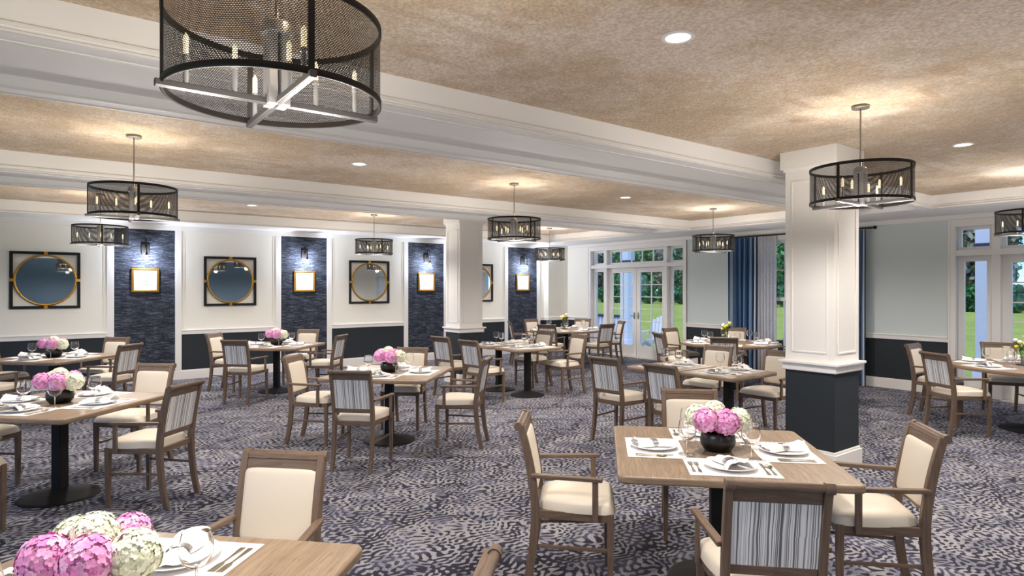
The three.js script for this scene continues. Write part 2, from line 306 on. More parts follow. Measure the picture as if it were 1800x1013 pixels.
{
  const w = structure(group('window_1')), [a, b] = W1, X = XR + 0.1;
  mesh('casing', [bb(XR - 0.022, XR + 0.02, 0.31, 2.75, a - 0.09, a), bb(XR - 0.022, XR + 0.02, 0.31, 2.75, b, b + 0.09), bb(XR - 0.022, XR + 0.02, 2.64, 2.75, a, b)], M.white, w);
  mesh('window_sill', bb(XR - 0.05, XR + 0.2, 0.27, 0.31, a - 0.11, b + 0.11, { b: 0.006 }), M.white, w);
  mesh('mullion', bb(XR, XR + 0.2, 0.3, 2.64, (a + b) / 2 - 0.05, (a + b) / 2 + 0.05, { b: 0.005 }), M.white, w);
  for (const [c, e] of [[a, (a + b) / 2 - 0.05], [(a + b) / 2 + 0.05, b]]) for (const [y0, y1, dx] of [[0.31, 1.5, 0], [1.46, 2.64, 0.035]]) {
    const s = group('sash', w), x = X + dx, f = 0.055;
    mesh('sash_frame', [bb(x - 0.017, x + 0.017, y0, y1, c, c + f), bb(x - 0.017, x + 0.017, y0, y1, e - f, e), bb(x - 0.017, x + 0.017, y1 - f, y1, c + f, e - f), bb(x - 0.017, x + 0.017, y0, y0 + f, c + f, e - f)], M.white, s);
    paneGrid(s, x, c + f, e - f, y0 + f, y1 - f, 2, dx ? 2 : 1);
  }
}
// walls outside the frame close the room; tall unseen windows light left-facing sides
const left = structure(group('wall_left')), LW = [[-11.6, -9.2], [-7.6, -5.2], [-3.4, -1.0], [0.8, 3.2]];
mesh('wall_core', blocks(XL - 0.25, XL, ZB - 0.3, ZF + 0.3, LW.map(([a, b]) => [a, b, 0.4, 2.7])), M.slate, left);
LW.forEach(([a, b], i) => {
  const w = structure(group('window_' + (i + 2)));
  mesh('unseen_window_frame', [bb(XL - 0.18, XL - 0.1, 0.4, 2.7, a, a + 0.07), bb(XL - 0.18, XL - 0.1, 0.4, 2.7, b - 0.07, b), bb(XL - 0.18, XL - 0.1, 2.63, 2.7, a + 0.07, b - 0.07), bb(XL - 0.18, XL - 0.1, 0.4, 0.47, a + 0.07, b - 0.07)], M.white, w);
  paneGrid(w, XL - 0.14, a + 0.07, b - 0.07, 0.47, 2.63, 3, 2, 0.03);
});
const front = structure(group('wall_front'));
mesh('wall_core', bb(XL - 0.3, XR + 0.3, -0.1, YC, ZF, ZF + 0.25), M.slate, front);
mesh('baseboard', bb(XL, XR, 0, 0.16, ZF - 0.02, ZF), M.white, front);

// ------------------------------------------------------------------ columns
function column(x, z, label) {
  const s = 0.48, c = tag(group('column'), label, 'column', 'square panelled columns'), h = s / 2;
  c.position.set(x, 0, z);
  mesh('shaft', bx(s, YC - 0.9, s, 0, (YC + 0.9) / 2, 0, { b: 0.004 }), M.white, c);
  mesh('dado', bx(s, 0.86, s, 0, 0.48, 0, { b: 0.004 }), M.navy, c);
  mesh('plinth', [bx(s + 0.045, 0.15, s + 0.045, 0, 0.075, 0, { b: 0.004 }), bx(s + 0.02, 0.03, s + 0.02, 0, 0.16, 0, { b: 0.008 })], M.white, c);
  mesh('chair_rail', [bx(s + 0.05, 0.075, s + 0.05, 0, 0.94, 0, { b: 0.012 }), bx(s + 0.1, 0.025, s + 0.1, 0, 0.985, 0, { b: 0.006 })], M.white, c);
  mesh('cap', [bx(s + 0.07, 0.17, s + 0.07, 0, YC - 0.085, 0, { b: 0.004 }), bx(s + 0.03, 0.03, s + 0.03, 0, YC - 0.18, 0, { b: 0.008 })], M.white, c);
  for (let k = 0; k < 4; k++) {                                  // picture-frame moulding on each face
    const y0 = 1.08, y1 = YC - 0.29, w = s - 0.14, t = 0.018;
    const g = join([bx(t, y1 - y0, 0.016, -w / 2, (y0 + y1) / 2, h, { b: 0.006 }), bx(t, y1 - y0, 0.016, w / 2, (y0 + y1) / 2, h, { b: 0.006 }), bx(w - t, t, 0.016, 0, y0 + t / 2, h, { b: 0.004 }), bx(w - t, t, 0.016, 0, y1 - t / 2, h, { b: 0.004 })]);
    mesh('panel_molding', g.rotateY(k * Math.PI / 2), M.white, c);
  }
  return c;
}
column(6.07, -3.06, 'square white panelled column with navy lower part, the large near one');
column(6.07, -9.57, 'square white panelled column standing further back, before the fourth blue wall bay');

// ------------------------------------------------------------------ chandeliers, ceiling lights and added fill lights
const CHX = [0.61, 4.757, 8.92], CHZ = [-2.115, -6.316, -10.54];
const chand = (() => {
  const c = group('chandelier'); c.userData.base = 'chandelier';
  const y0 = 2.325, y1 = 2.57, R = 0.335;
  mesh('canopy', lathe([[0, YC - 0.022], [0.058, YC - 0.022], [0.06, YC - 0.018], [0.06, YC], [0, YC]], 32), M.nickel, c);
  mesh('rod', cyl(0.006, 0.006, YC - 2.56, 10, 0, (YC + 2.56) / 2, 0), M.nickel, c);
  mesh('stem', [[-1, -1], [1, -1], [-1, 1], [1, 1]].map(([a, b]) => bx(0.03, 0.245, 0.03, a * 0.02, 2.422, b * 0.02, { b: 0.004 })), M.steel, c);
  mesh('stem_cap', [cyl(0.046, 0.05, 0.035, 8, 0, 2.555, 0), cyl(0.03, 0.046, 0.012, 8, 0, 2.578, 0)], M.steel, c);
  for (const y of [y0, y1]) { const t = 0.02; mesh('ring', lathe([[R - 0.004, y - t / 2], [R + 0.004, y - t / 2], [R + 0.004, y + t / 2], [R - 0.004, y + t / 2], [R - 0.004, y - t / 2]], 64), M.bronze, c); }
  mesh('mesh_drum', cyl(R, R, y1 - y0, 64, 0, (y0 + y1) / 2, 0, { open: true }), M.drum, c);
  for (let k = 0; k < 4; k++) {
    const a = k * Math.PI / 2, ux = Math.cos(a), uz = Math.sin(a);
    mesh('upright', bx(0.008, y1 - y0, 0.018, ux * R, (y0 + y1) / 2, uz * R, { ry: -a }), M.bronze, c);
    mesh('arm', bx(0.34, 0.022, 0.022, ux * 0.185, y0 - 0.012, uz * 0.185, { ry: -a, b: 0.004 }), M.armSteel, c);
    for (const r of [0.13, 0.27]) {
      const cd = mesh('candle', [cyl(0.008, 0.008, 0.085, 10, ux * r, y0 + 0.04, uz * r), cyl(0.0105, 0.0105, 0.012, 10, ux * r, y0 + 0.08, uz * r)], M.steel, c);
      mesh('bulb', [cyl(0.008, 0.008, 0.055, 10, ux * r, y0 + 0.114, uz * r), cyl(0.002, 0.008, 0.012, 10, ux * r, y0 + 0.147, uz * r)], M.bulb, cd);
    }
  }
  return c;
})();
const chandLabels = {
  '0,0': 'large round mesh drum chandelier hanging at the upper left, closest to us', '1,0': 'mesh drum chandelier with chrome arms hanging in front of the near white column',
  '2,0': 'mesh drum chandelier cut off by the right edge, before the garden doors', '0,1': 'mesh drum chandelier above the left tables, the larger of two overlapping ones',
  '1,1': 'mesh drum chandelier hanging just right of the further column', '2,1': 'mesh drum chandelier hanging left of the blue curtain',
  '0,2': 'small mesh drum chandelier overlapping the first blue wall bay', '1,2': 'small mesh drum chandelier hanging in front of the third round mirror',
  '2,2': 'smallest mesh drum chandelier, hanging at the corner by the last blue bay' };
let firstC = true;
function chandelierAt(x, z, label) {
  const c = firstC ? chand : copyOf(chand); firstC = false;
  tag(c, label, 'chandelier', 'mesh drum chandeliers'); c.position.set(x, 0, z);
  for (const [a, b] of [[-1, -1], [1, -1], [-1, 1], [1, 1]]) { const l = new THREE.SpotLight(0xfff8f0, CEILING_FILL_I / 4, 0, Math.PI / 2 - 0.01, 0.35, 2); l.name = 'added_ceiling_fill'; l.position.set(x + a * 0.2, 2.12, z + b * 0.2); l.target.position.set(x + a * 0.2, 3, z + b * 0.2); l.shadow.radius = 3; l.castShadow = true; scene.add(l, l.target); }  // added fill floating below the drum, evens out the ceiling; no bulb there
  { const l = new THREE.SpotLight(0xfff5ea, FILL_I, 0, Math.PI / 2 - 0.01, 0.3, 2); l.name = 'added_room_fill'; l.position.set(x, 2.285, z); l.target.position.set(x, 0, z); l.shadow.radius = 3; l.castShadow = true; scene.add(l, l.target); }  // added fill under the arms, brightens walls and furniture; not a bulb
  const p = new THREE.PointLight(0xffe2b4, CORE_I, 0, 2); p.name = 'candle_glow'; p.position.set(x + 0.06, 2.62, z + 0.06); p.castShadow = true; scene.add(p);
}
CHX.forEach((x, i) => CHZ.forEach((z, j) => chandelierAt(x, z, chandLabels[i + ',' + j])));
chandelierAt(0.61, 2.1, 'unseen mesh drum chandelier hanging behind the viewer on the left side'); chandelierAt(4.757, 2.1, 'unseen mesh drum chandelier hanging behind the viewer in the middle'); chandelierAt(8.92, 2.1, 'unseen mesh drum chandelier hanging behind the viewer on the right side');  // out of view, placed to light the surfaces facing the camera
const downlight = (() => {
  const d = group('recessed_light'); d.userData.base = 'recessed_light';
  mesh('trim_ring', lathe([[0.062, 0.004], [0.066, -0.006], [0.082, -0.008], [0.088, -0.003], [0.088, 0.004]], 40), M.white, d);
  mesh('lens', cyl(0.066, 0.066, 0.006, 32, 0, -0.001, 0), M.disc, d);
  return d;
})();
let firstD = true;
function downAt(x, z, label, y = YC, I = DOWN_I, cone = 1.25) {
  const d = firstD ? downlight : copyOf(downlight); firstD = false;
  tag(d, label, 'ceiling light', 'round recessed ceiling lights'); d.position.set(x, y, z);
  const l = new THREE.SpotLight(0xfff6ec, I, 0, cone, 1, 2); l.name = 'recessed_beam'; l.position.set(x, y - 0.03, z); l.target.position.set(x, 0, z); l.castShadow = true; l.shadow.radius = 4; scene.add(l, l.target);
}
downAt(2.68, -2.115, 'round white recessed ceiling light, the largest one, at the top centre');
downAt(6.80, -2.115, 'round white recessed ceiling light right of the near chandelier rod');
downAt(2.68, -6.316, 'round white recessed ceiling light left of centre, in the second ceiling tray');
downAt(6.80, -6.316, 'round white recessed ceiling light in the second tray, right of the hanging lamp');
downAt(2.64, -10.5, 'small round recessed ceiling light in the furthest tray, at the left');
downAt(6.80, 2.1, 'unseen round recessed ceiling light behind the viewer on the right'); downAt(2.68, 2.1, 'unseen round recessed ceiling light behind the viewer on the left'); downAt(-1.45, -2.115, 'unseen round recessed ceiling light beyond the left edge in the near tray');  // out of view, placed to light the room from behind and the left
downAt(-1.45, -6.316, 'unseen round recessed ceiling light beyond the left edge in the second tray');  // out of view, lights the tables at the left

// ------------------------------------------------------------------ wall decoration
const bayX = [-0.01, 2.857, 5.727, 8.585], blueX = blues.slice(1).map(([a, b]) => (a + b) / 2);
{
  const m = group('round_mirror'); m.userData.base = 'round_mirror';
  const s = 0.945, t = 0.045, r = 0.425;
  mesh('square_frame', [bx(s, t, 0.03, 0, s / 2 - t / 2, 0, { b: 0.004 }), bx(s, t, 0.03, 0, -s / 2 + t / 2, 0, { b: 0.004 }), bx(t, s - 2 * t, 0.03, s / 2 - t / 2, 0, 0), bx(t, s - 2 * t, 0.03, -s / 2 + t / 2, 0, 0)], M.black, m);
  mesh('gold_ring', lathe([[r - 0.03, -0.012], [r, -0.012], [r, 0.012], [r - 0.006, 0.018], [r - 0.024, 0.018], [r - 0.03, 0.012], [r - 0.03, -0.012]], 72).rotateX(Math.PI / 2), M.gold, m);
  mesh('mirror_glass', cyl(r - 0.028, r - 0.028, 0.006, 72, 0, 0, -0.002, { rx: Math.PI / 2 }), M.mirror, m);
  for (let k = 0; k < 4; k++) mesh('gold_tab', bx(0.05, 0.055, 0.036, 0, s / 2 - 0.028, 0.001, { b: 0.004 }).rotateZ(k * Math.PI / 2), M.gold, m);
  ['leftmost round gold mirror in a square black frame', 'round gold mirror in a square black frame between the first two blue bays', 'round gold mirror in a square black frame left of the further column', 'round gold mirror in a square black frame half hidden by the further column'].forEach((l, i) => {
    const c = i ? copyOf(m) : m; tag(c, l, 'mirror', 'round mirrors on the back wall'); c.position.set(bayX[i], 1.83, ZB + 0.022);
  });
}
const ord = ['first', 'second', 'third', 'fourth'];
blueX.forEach((x, i) => {
  const p = tag(group('framed_picture'), `small gold-framed sketch with white mount on the ${ord[i]} blue wall bay from the left`, 'picture', 'gold framed sketches'), w = 0.43, t = 0.035;
  p.position.set(x, 1.84, ZB + 0.012);
  mesh('gold_frame', [bx(w, t, 0.03, 0, w / 2 - t / 2, 0, { b: 0.006 }), bx(w, t, 0.03, 0, -w / 2 + t / 2, 0, { b: 0.006 }), bx(t, w - 2 * t, 0.03, w / 2 - t / 2, 0, 0), bx(t, w - 2 * t, 0.03, -w / 2 + t / 2, 0, 0)], M.gold, p);
  mesh('print', new THREE.BoxGeometry(w - t, w - t, 0.01), std({ map: T.art[i], roughness: 0.6 }), p);
  const s = tag(group('wall_sconce'), `dark wall sconce with bare bulb on the ${ord[i]} blue wall bay from the left`, 'sconce', 'wall sconces above the sketches');
  s.position.set(x, 2.39, ZB);
  mesh('back_plate', bx(0.13, 0.185, 0.025, 0, 0.01, 0.012, { b: 0.004 }), M.bronze, s);
  mesh('curved_arm', tube([[0, 0.0, 0.02], [0, 0.05, 0.07], [0, 0.13, 0.055], [0, 0.19, 0.06], [0.01, 0.21, 0.1], [0, 0.16, 0.16], [0, 0.05, 0.19], [0, -0.05, 0.19]], 0.007, 30, 8), M.bronze, s);
  mesh('socket', [cyl(0.016, 0.02, 0.05, 14, 0, -0.075, 0.19), cyl(0.04, 0.04, 0.006, 20, 0, -0.1, 0.19)], M.bronze, s);
  mesh('bulb', lathe([[0.012, 0], [0.016, -0.02], [0.034, -0.055], [0.036, -0.07], [0.026, -0.098], [0, -0.105]], 20).translate(0, -0.1, 0.19), M.bulb, s);
  const l = new THREE.PointLight(0xe6eeff, SCONCE_I, 0, 2); l.name = 'sconce_light'; l.position.set(x, 2.225, ZB + 0.19); l.castShadow = true; scene.add(l);
});

// ------------------------------------------------------------------ curtains
function fabric(w, h, folds, amp, seed, slack = 0.25) {
  const nu = folds * 12, nv = 10, pos = [], uv = [], idx = [], r = rng(seed), ph = new Array(folds + 1).fill(0).map(() => 0.7 + r() * 0.6);
  for (let j = 0; j <= nv; j++) for (let i = 0; i <= nu; i++) {
    const u = i / nu, v = j / nv, k = Math.min(folds - 1, Math.floor(u * folds)), s = Math.sin(u * folds * P2), a = amp * ph[k] * (0.75 + 0.35 * (1 - v));
    pos.push(s * a + Math.sin(v * 3 + k) * 0.006, h * v, (u - 0.5) * w + Math.cos(u * folds * P2 * 2 + 1) * 0.012 * (1 - v)); uv.push(u, v);
  }
  for (let j = 0; j < nv; j++) for (let i = 0; i < nu; i++) { const a = j * (nu + 1) + i, b = a + nu + 1; idx.push(a, a + 1, b, b, a + 1, b + 1); }
  const g = new THREE.BufferGeometry(); g.setAttribute('position', new THREE.Float32BufferAttribute(pos, 3)); g.setAttribute('uv', new THREE.Float32BufferAttribute(uv, 2)); g.setIndex(idx); g.computeVertexNormals(); return g;
}
{
  const X = XR - 0.13, rod = tag(group('curtain_rod'), 'dark curtain rod with ball end above the window behind the near column', 'curtain rod');
  mesh('pole', cyl(0.014, 0.014, 2.75, 12, X, 2.735, -6.2, { rx: Math.PI / 2 }), M.bronze, rod);
  for (const z of [-7.6, -4.8]) mesh('finial', new THREE.SphereGeometry(0.032, 16, 12).translate(X, 2.735, z), M.bronze, rod);
  for (const z of [-7.5, -4.92]) mesh('bracket', bb(X, XR, 2.725, 2.745, z - 0.01, z + 0.01), M.bronze, rod);
  const c = (name, w, z, folds, amp, m, label, dx = 0, seed = 1) => { const o = tag(mesh(name, fabric(w, 2.7, folds, amp, seed), m), label, 'curtain'); o.position.set(X + dx, 0.015, z); };
  c('blue_curtain', 0.66, -7.33, 6, 0.06, M.drape, 'long blue striped satin curtain hanging left of the window', 0, 5);
  c('sheer_curtain', 0.42, -6.83, 6, 0.04, M.sheer, 'sheer white curtain between the blue curtain and the window', 0.05, 6);
  c('sheer_curtain', 0.42, -5.7, 6, 0.04, M.sheer, 'sheer white curtain mostly hidden behind the near column', 0.05, 7);
  c('blue_curtain', 0.5, -5.2, 5, 0.06, M.drape, 'strip of blue curtain just right of the near column', 0, 8);
}

// ------------------------------------------------------------------ tables
function tableTop(shape, y = 0.762, t = 0.042) { return ext(shape, t - 0.028, 0.014, 4, 'x').rotateX(-Math.PI / 2).translate(0, y - t + 0.014, 0); }
function pedestal(o, r = 0.285, y = 0.722) {
  mesh('post', bx(0.085, y - 0.04, 0.085, 0, (y + 0.04) / 2, 0, { b: 0.006 }), M.black, o);
  mesh('base', lathe([[0, 0.075], [0.062, 0.07], [0.09, 0.055], [r - 0.02, 0.018], [r, 0.01], [r, 0], [0, 0]], 48), M.black, o);
  mesh('mounting_plate', bx(0.4, 0.012, 0.4, 0, y - 0.006, 0), M.black, o);
}
const SQ = { T1: [3.108, -2.17], front: [0.111, -2.15], mid: [3.064, -6.383], left3: [0.088, -6.285], left2: [0.079, -10.507], TL: [3.034, -10.527] };
const TN = { T1: 'the table by the navy column', front: 'the table in the bottom-left corner', mid: 'the square table in mid-room', left3: 'the second table from the leftmost mirror', left2: 'the table below the leftmost mirror', TL: 'the table below the second mirror',
  cF: 'the front two-seat table before the far column', cB: 'the rear two-seat table before the far column', pF: 'the front two-seat table right of centre', pB: 'the rear two-seat table right of centre',
  rf: 'the round table in the far corner', r2: 'the round table before the blue curtain', rr: 'the round table at the right edge' };
const PAIR = { cF: [6.108, -7.758], cB: [6.06, -8.475], pF: [6.108, -4.124], pB: [6.02, -4.841] };
const RND = { rf: [9.427, -10.556], r2: [9.427, -6.334], rr: [9.447, -2.229] };
const HI = { T1: 'square wooden dining table set for four, by the navy column base', front: 'square wooden dining table filling the bottom-left corner, largest in view', mid: 'square wooden dining table set for four in mid-room', left3: 'square wooden dining table at the left edge, second from the leftmost mirror', left2: 'square wooden dining table at the left edge, below the leftmost mirror', TL: 'square wooden dining table by the back wall, below the second mirror' };
{
  const t = group('square_table'); t.userData.base = 'square_table';
  mesh('table_top', tableTop(roundRect(1.142, 1.142, 0.03)), M.tableWood, t); pedestal(t);
  Object.entries(SQ).forEach(([k, [x, z]], i) => { const c = i ? copyOf(t) : t; tag(c, HI[k], 'table', 'square dining tables'); place(c, x, 0, z, Math.PI / 4); });
  const p = group('two_seat_table'); p.userData.base = 'two_seat_table';
  mesh('table_top', tableTop(roundRect(0.845, 0.655, 0.03)), M.tableWood, p); pedestal(p, 0.27);
  const PL = { cF: 'front of two small tables standing together before the far column', cB: 'rear of two small tables standing together before the far column', pF: 'front of two small tables standing together left of the near column', pB: 'rear of two small tables standing together left of the near column' };
  Object.entries(PAIR).forEach(([k, [x, z]], i) => { const c = i ? copyOf(p) : p; tag(c, PL[k], 'table', 'small two-seat tables'); place(c, x, 0, z); });
  const r = group('round_table'); r.userData.base = 'round_table';
  const circle = new THREE.Shape(); circle.absarc(0, 0, 0.808, 0, P2);
  const g = new THREE.ExtrudeGeometry(circle, { depth: 0.014, bevelEnabled: true, bevelSize: 0.014, bevelThickness: 0.014, bevelSegments: 4, curveSegments: 72 });
  mesh('table_top', uvBox(g, 'x').rotateX(-Math.PI / 2).translate(0, 0.734, 0), M.tableWood, r); pedestal(r, 0.33);
  const RL = { rf: 'round wooden dining table in the far corner by the glazed doors', r2: 'round wooden dining table before the blue curtain', rr: 'round wooden dining table cut by the right edge, near the garden doors' };
  Object.entries(RND).forEach(([k, [x, z]], i) => { const c = i ? copyOf(r) : r; tag(c, RL[k], 'table', 'round dining tables'); place(c, x, 0, z, 0.6); });
}

// ------------------------------------------------------------------ chairs
function pillow(hw, z0, z1, y0, h, crown, n = 14) {
  const pos = [], uv = [], idx = [], e = (s) => Math.sign(s) * (1 - Math.pow(1 - Math.abs(s), 1.7));
  for (let j = 0; j <= n; j++) for (let i = 0; i <= n; i++) {
    const u = e(2 * i / n - 1), v = e(2 * j / n - 1), t = (v + 1) / 2;
    const x = u * hw(t) * (1 - 0.07 * v ** 8), z = lerp(z0, z1, 0.5 + (v / 2) * (1 - 0.06 * u ** 8));
    const y = y0 + h * Math.pow(Math.max(0, 1 - u ** 10), 0.35) * Math.pow(Math.max(0, 1 - v ** 10), 0.35) + crown * (1 - u * u) * (1 - v * v);
    pos.push(x, y, z); uv.push(x, z);
  }
  for (let j = 0; j < n; j++) for (let i = 0; i < n; i++) { const a = j * (n + 1) + i, b = a + n + 1; idx.push(a, b, a + 1, b, b + 1, a + 1); }
  const g = new THREE.BufferGeometry(); g.setAttribute('position', new THREE.Float32BufferAttribute(pos, 3)); g.setAttribute('uv', new THREE.Float32BufferAttribute(uv, 2)); g.setIndex(idx); g.computeVertexNormals(); return g;
}
const chair = (() => {
  const c = group('armchair'); c.userData.base = 'armchair';
  const line = new THREE.SplineCurve([[-0.297, 0], [-0.258, 0.15], [-0.235, 0.32], [-0.228, 0.46], [-0.242, 0.60], [-0.272, 0.76], [-0.318, 0.928]].map((p) => new THREE.Vector2(...p)));
  const pts = line.getPoints(22), L = [], R = [];
  pts.forEach((p, i) => { const t = line.getTangent(i / 22), w = 0.0195 + 0.004 * Math.sin(Math.min(1, p.y / 0.9) * Math.PI); L.push(new THREE.Vector2(p.x - t.y * w, p.y + t.x * w)); R.push(new THREE.Vector2(p.x + t.y * w, p.y - t.x * w)); });
  L[0].y = R[0].y = 0;
  const shape = new THREE.Shape([...R, ...L.reverse()]);
  const tilt = -0.235, SX = 0.206;
  for (const s of [-1, 1]) {
    const g = ext(shape, 0.03, 0.003, 1, 'y').translate(0, 0, -0.015).rotateY(-Math.PI / 2).translate(s * SX, 0, 0);
    mesh('rear_leg', [g, uvBox(cyl(0.0235, 0.0235, 0.042, 16, s * SX, 0.926, -0.334, { rz: Math.PI / 2 }))], M.chairWood, c);
    const f = bx(0.042, 0.464, 0.042, 0, 0.232, 0, { b: 0.003, g: 'y' }), fp = f.attributes.position;
    for (let i = 0; i < fp.count; i++) { const k = 0.72 + 0.28 * Math.min(1, fp.getY(i) / 0.42); fp.setX(i, fp.getX(i) * k); fp.setZ(i, fp.getZ(i) * k); }
    mesh('front_leg', f.translate(s * 0.243, 0, 0.226), M.chairWood, c);
    const a = new THREE.Vector3(s * 0.226, 0.658, -0.25), b = new THREE.Vector3(s * 0.283, 0.658, 0.178), len = a.distanceTo(b);
    const arm = mesh('armrest', bx(0.04, 0.023, len, (a.x + b.x) / 2, 0.658, (a.z + b.z) / 2, { b: 0.006, g: 'z', ry: Math.atan2(b.x - a.x, b.z - a.z) }), M.chairWood, c);
    mesh('arm_post', bx(0.024, 0.23, 0.036, s * 0.272, 0.54, 0.135, { b: 0.005, g: 'y' }), M.chairWood, arm);
    const sa = new THREE.Vector3(s * 0.206, 0.262, -0.245), sb = new THREE.Vector3(s * 0.243, 0.262, 0.226);
    mesh('stretcher', bx(0.013, 0.02, sa.distanceTo(sb), (sa.x + sb.x) / 2, 0.262, -0.01, { b: 0.003, g: 'z', ry: Math.atan2(sb.x - sa.x, sb.z - sa.z) }), M.chairWood, c);
  }
  const rail = [bx(0.45, 0.046, 0.022, 0, 0.44, 0.235, { b: 0.003 }), bx(0.38, 0.046, 0.022, 0, 0.44, -0.225, { b: 0.003 })];
  for (const s of [-1, 1]) rail.push(bx(0.022, 0.046, 0.46, s * 0.228, 0.44, 0, { b: 0.003, g: 'z', ry: s * 0.085 }));
  mesh('seat_frame', rail, M.chairWood, c);
  mesh('seat_cushion', pillow((t) => 0.188 + 0.074 * Math.sin(Math.min(1, t * 1.25) * Math.PI / 2), -0.212, 0.262, 0.461, 0.062, 0.02), M.cushion, c);
  const TRy = 0.895;
  mesh('top_rail', [bx(0.375, 0.084, 0.026, 0, TRy, -0.304, { b: 0.004, rx: tilt }), uvBox(cyl(0.018, 0.018, 0.38, 16, 0, 0.927, -0.336, { rz: Math.PI / 2 }), 'x'), bx(0.375, 0.006, 0.006, 0, 0.919, -0.294, { rx: tilt, b: 0.002 })], M.chairWood, c);
  mesh('lower_rail', bx(0.375, 0.042, 0.026, 0, 0.561, -0.236, { b: 0.004, rx: -0.1 }), M.chairWood, c);
  const bp = pillow(() => 0.203, -0.163, 0.163, 0, 0.014, 0.008, 12).rotateX(Math.PI / 2).rotateX(-0.2).translate(0, 0.716, -0.256);
  mesh('back_cushion', bp, M.cushion, c);
  const back = bx(0.376, 0.295, 0.014, 0, 0, 0, { g: 'x', b: 0.004 }).rotateX(-0.2).translate(0, 0.716, -0.27);
  const o = mesh('back_panel', back, M.stripes, c); o.userData.label = 'striped grey and white back panel';
  c.traverse((q) => { if (q.isMesh) q.geometry.scale(0.9, 1, 0.91); });
  return c;
})();
const DIR = (deg) => [Math.cos(deg * Math.PI / 180), Math.sin(deg * Math.PI / 180)];
const fwd = [0.5988, -0.8008];
const inFrame = (x, y, z, m = 0) => { const d = x * fwd[0] + z * fwd[1], r = x * 0.8008 + z * 0.5988; return d > 0.3 && Math.abs(1094.2 * r / d) < 900 + m && Math.abs(1094.2 * (y - 1.7) / d) < 506 + m; };
let firstChair = true;
function chairAt(x, z, ang, label, grp) {                         // ang: degrees, direction (x,z) the sitter's back points to
  const c = firstChair ? chair : copyOf(chair); firstChair = false;
  const [ox, oz] = DIR(ang); place(c, x, 0, z, Math.atan2(-ox, -oz));
  return tag(c, label, 'chair', grp);
}
const SIDE = { near: 135, far: -45, left: -135, right: 45 };
const LOOK = { near: 'striped back turned to us', far: 'cream front facing us', left: 'cream front facing right', right: 'striped back facing right' };
// tweaks: distance of seat centre from table centre, sideways shift, turn
const TW = { 'T1 near': [0.88, -0.02, 0], 'T1 far': [0.76, -0.02, 0], 'T1 left': [0.83, -0.08, -2], 'T1 right': [0.79, 0.055, 4], 'front far': [0.81, -0.01, 0], 'front right': [0.83, 0, 0],
  'mid near': [0.95, -0.06, 0], 'mid far': [0.69, -0.04, 0], 'mid left': [0.79, -0.13, 0], 'mid right': [0.82, 0.03, 0], 'left3 right': [0.80, -0.04, 0], 'left3 far': [0.85, -0.03, 0], 'TL near': [0.90, 0, 0], 'left2 right': [0.78, -0.1, 0] };
for (const [k, [tx, tz]] of Object.entries(SQ)) for (const [side, a] of Object.entries(SIDE)) {
  if (k === 'front' && (side === 'near' || side === 'left')) continue;
  const [d, sh, tu] = TW[k + ' ' + side] ?? [side === 'near' ? 0.90 : 0.83, 0, 0], [ox, oz] = DIR(a);
  chairAt(tx + ox * d - oz * sh, tz + oz * d + ox * sh, a + tu, `armchair at the ${side} side of ${TN[k]}`, 'armchairs round the square tables');
}
const PC = { cF: [[5.195, -7.66], [6.70, -7.535]], cB: [[5.205, -8.495], [6.77, -8.44]], pF: [[5.145, -4.05], [6.80, -4.07]], pB: [[5.175, -4.885], [6.80, -4.905]] };
const PT = { cF: [-8, 6], cB: [-10, -4], pF: [0, 0], pB: [-6, -6] };
for (const [k, l] of Object.entries(PC)) l.forEach(([x, z], i) => chairAt(x, z, (i ? 0 : 180) + PT[k][i], `armchair at the ${i ? 'right' : 'left'} side of ${TN[k]}`, 'armchairs at the two-seat tables'));
const RA = { '-150': 'left', '-90': 'far left', '-30': 'far right', 30: 'right', 90: 'near right', 150: 'near left' };
for (const [k, [x, z]] of Object.entries(RND)) for (const [a, n] of Object.entries(RA)) {
  const [ox, oz] = DIR(+a), px = x + ox, pz = z + oz;
  if (!inFrame(px, 0.6, pz, 60)) continue;
  chairAt(px, pz, +a, `armchair at the ${n} side of ${TN[k]}`, 'armchairs round the round tables');
}

// ------------------------------------------------------------------ table settings
const proto = {};

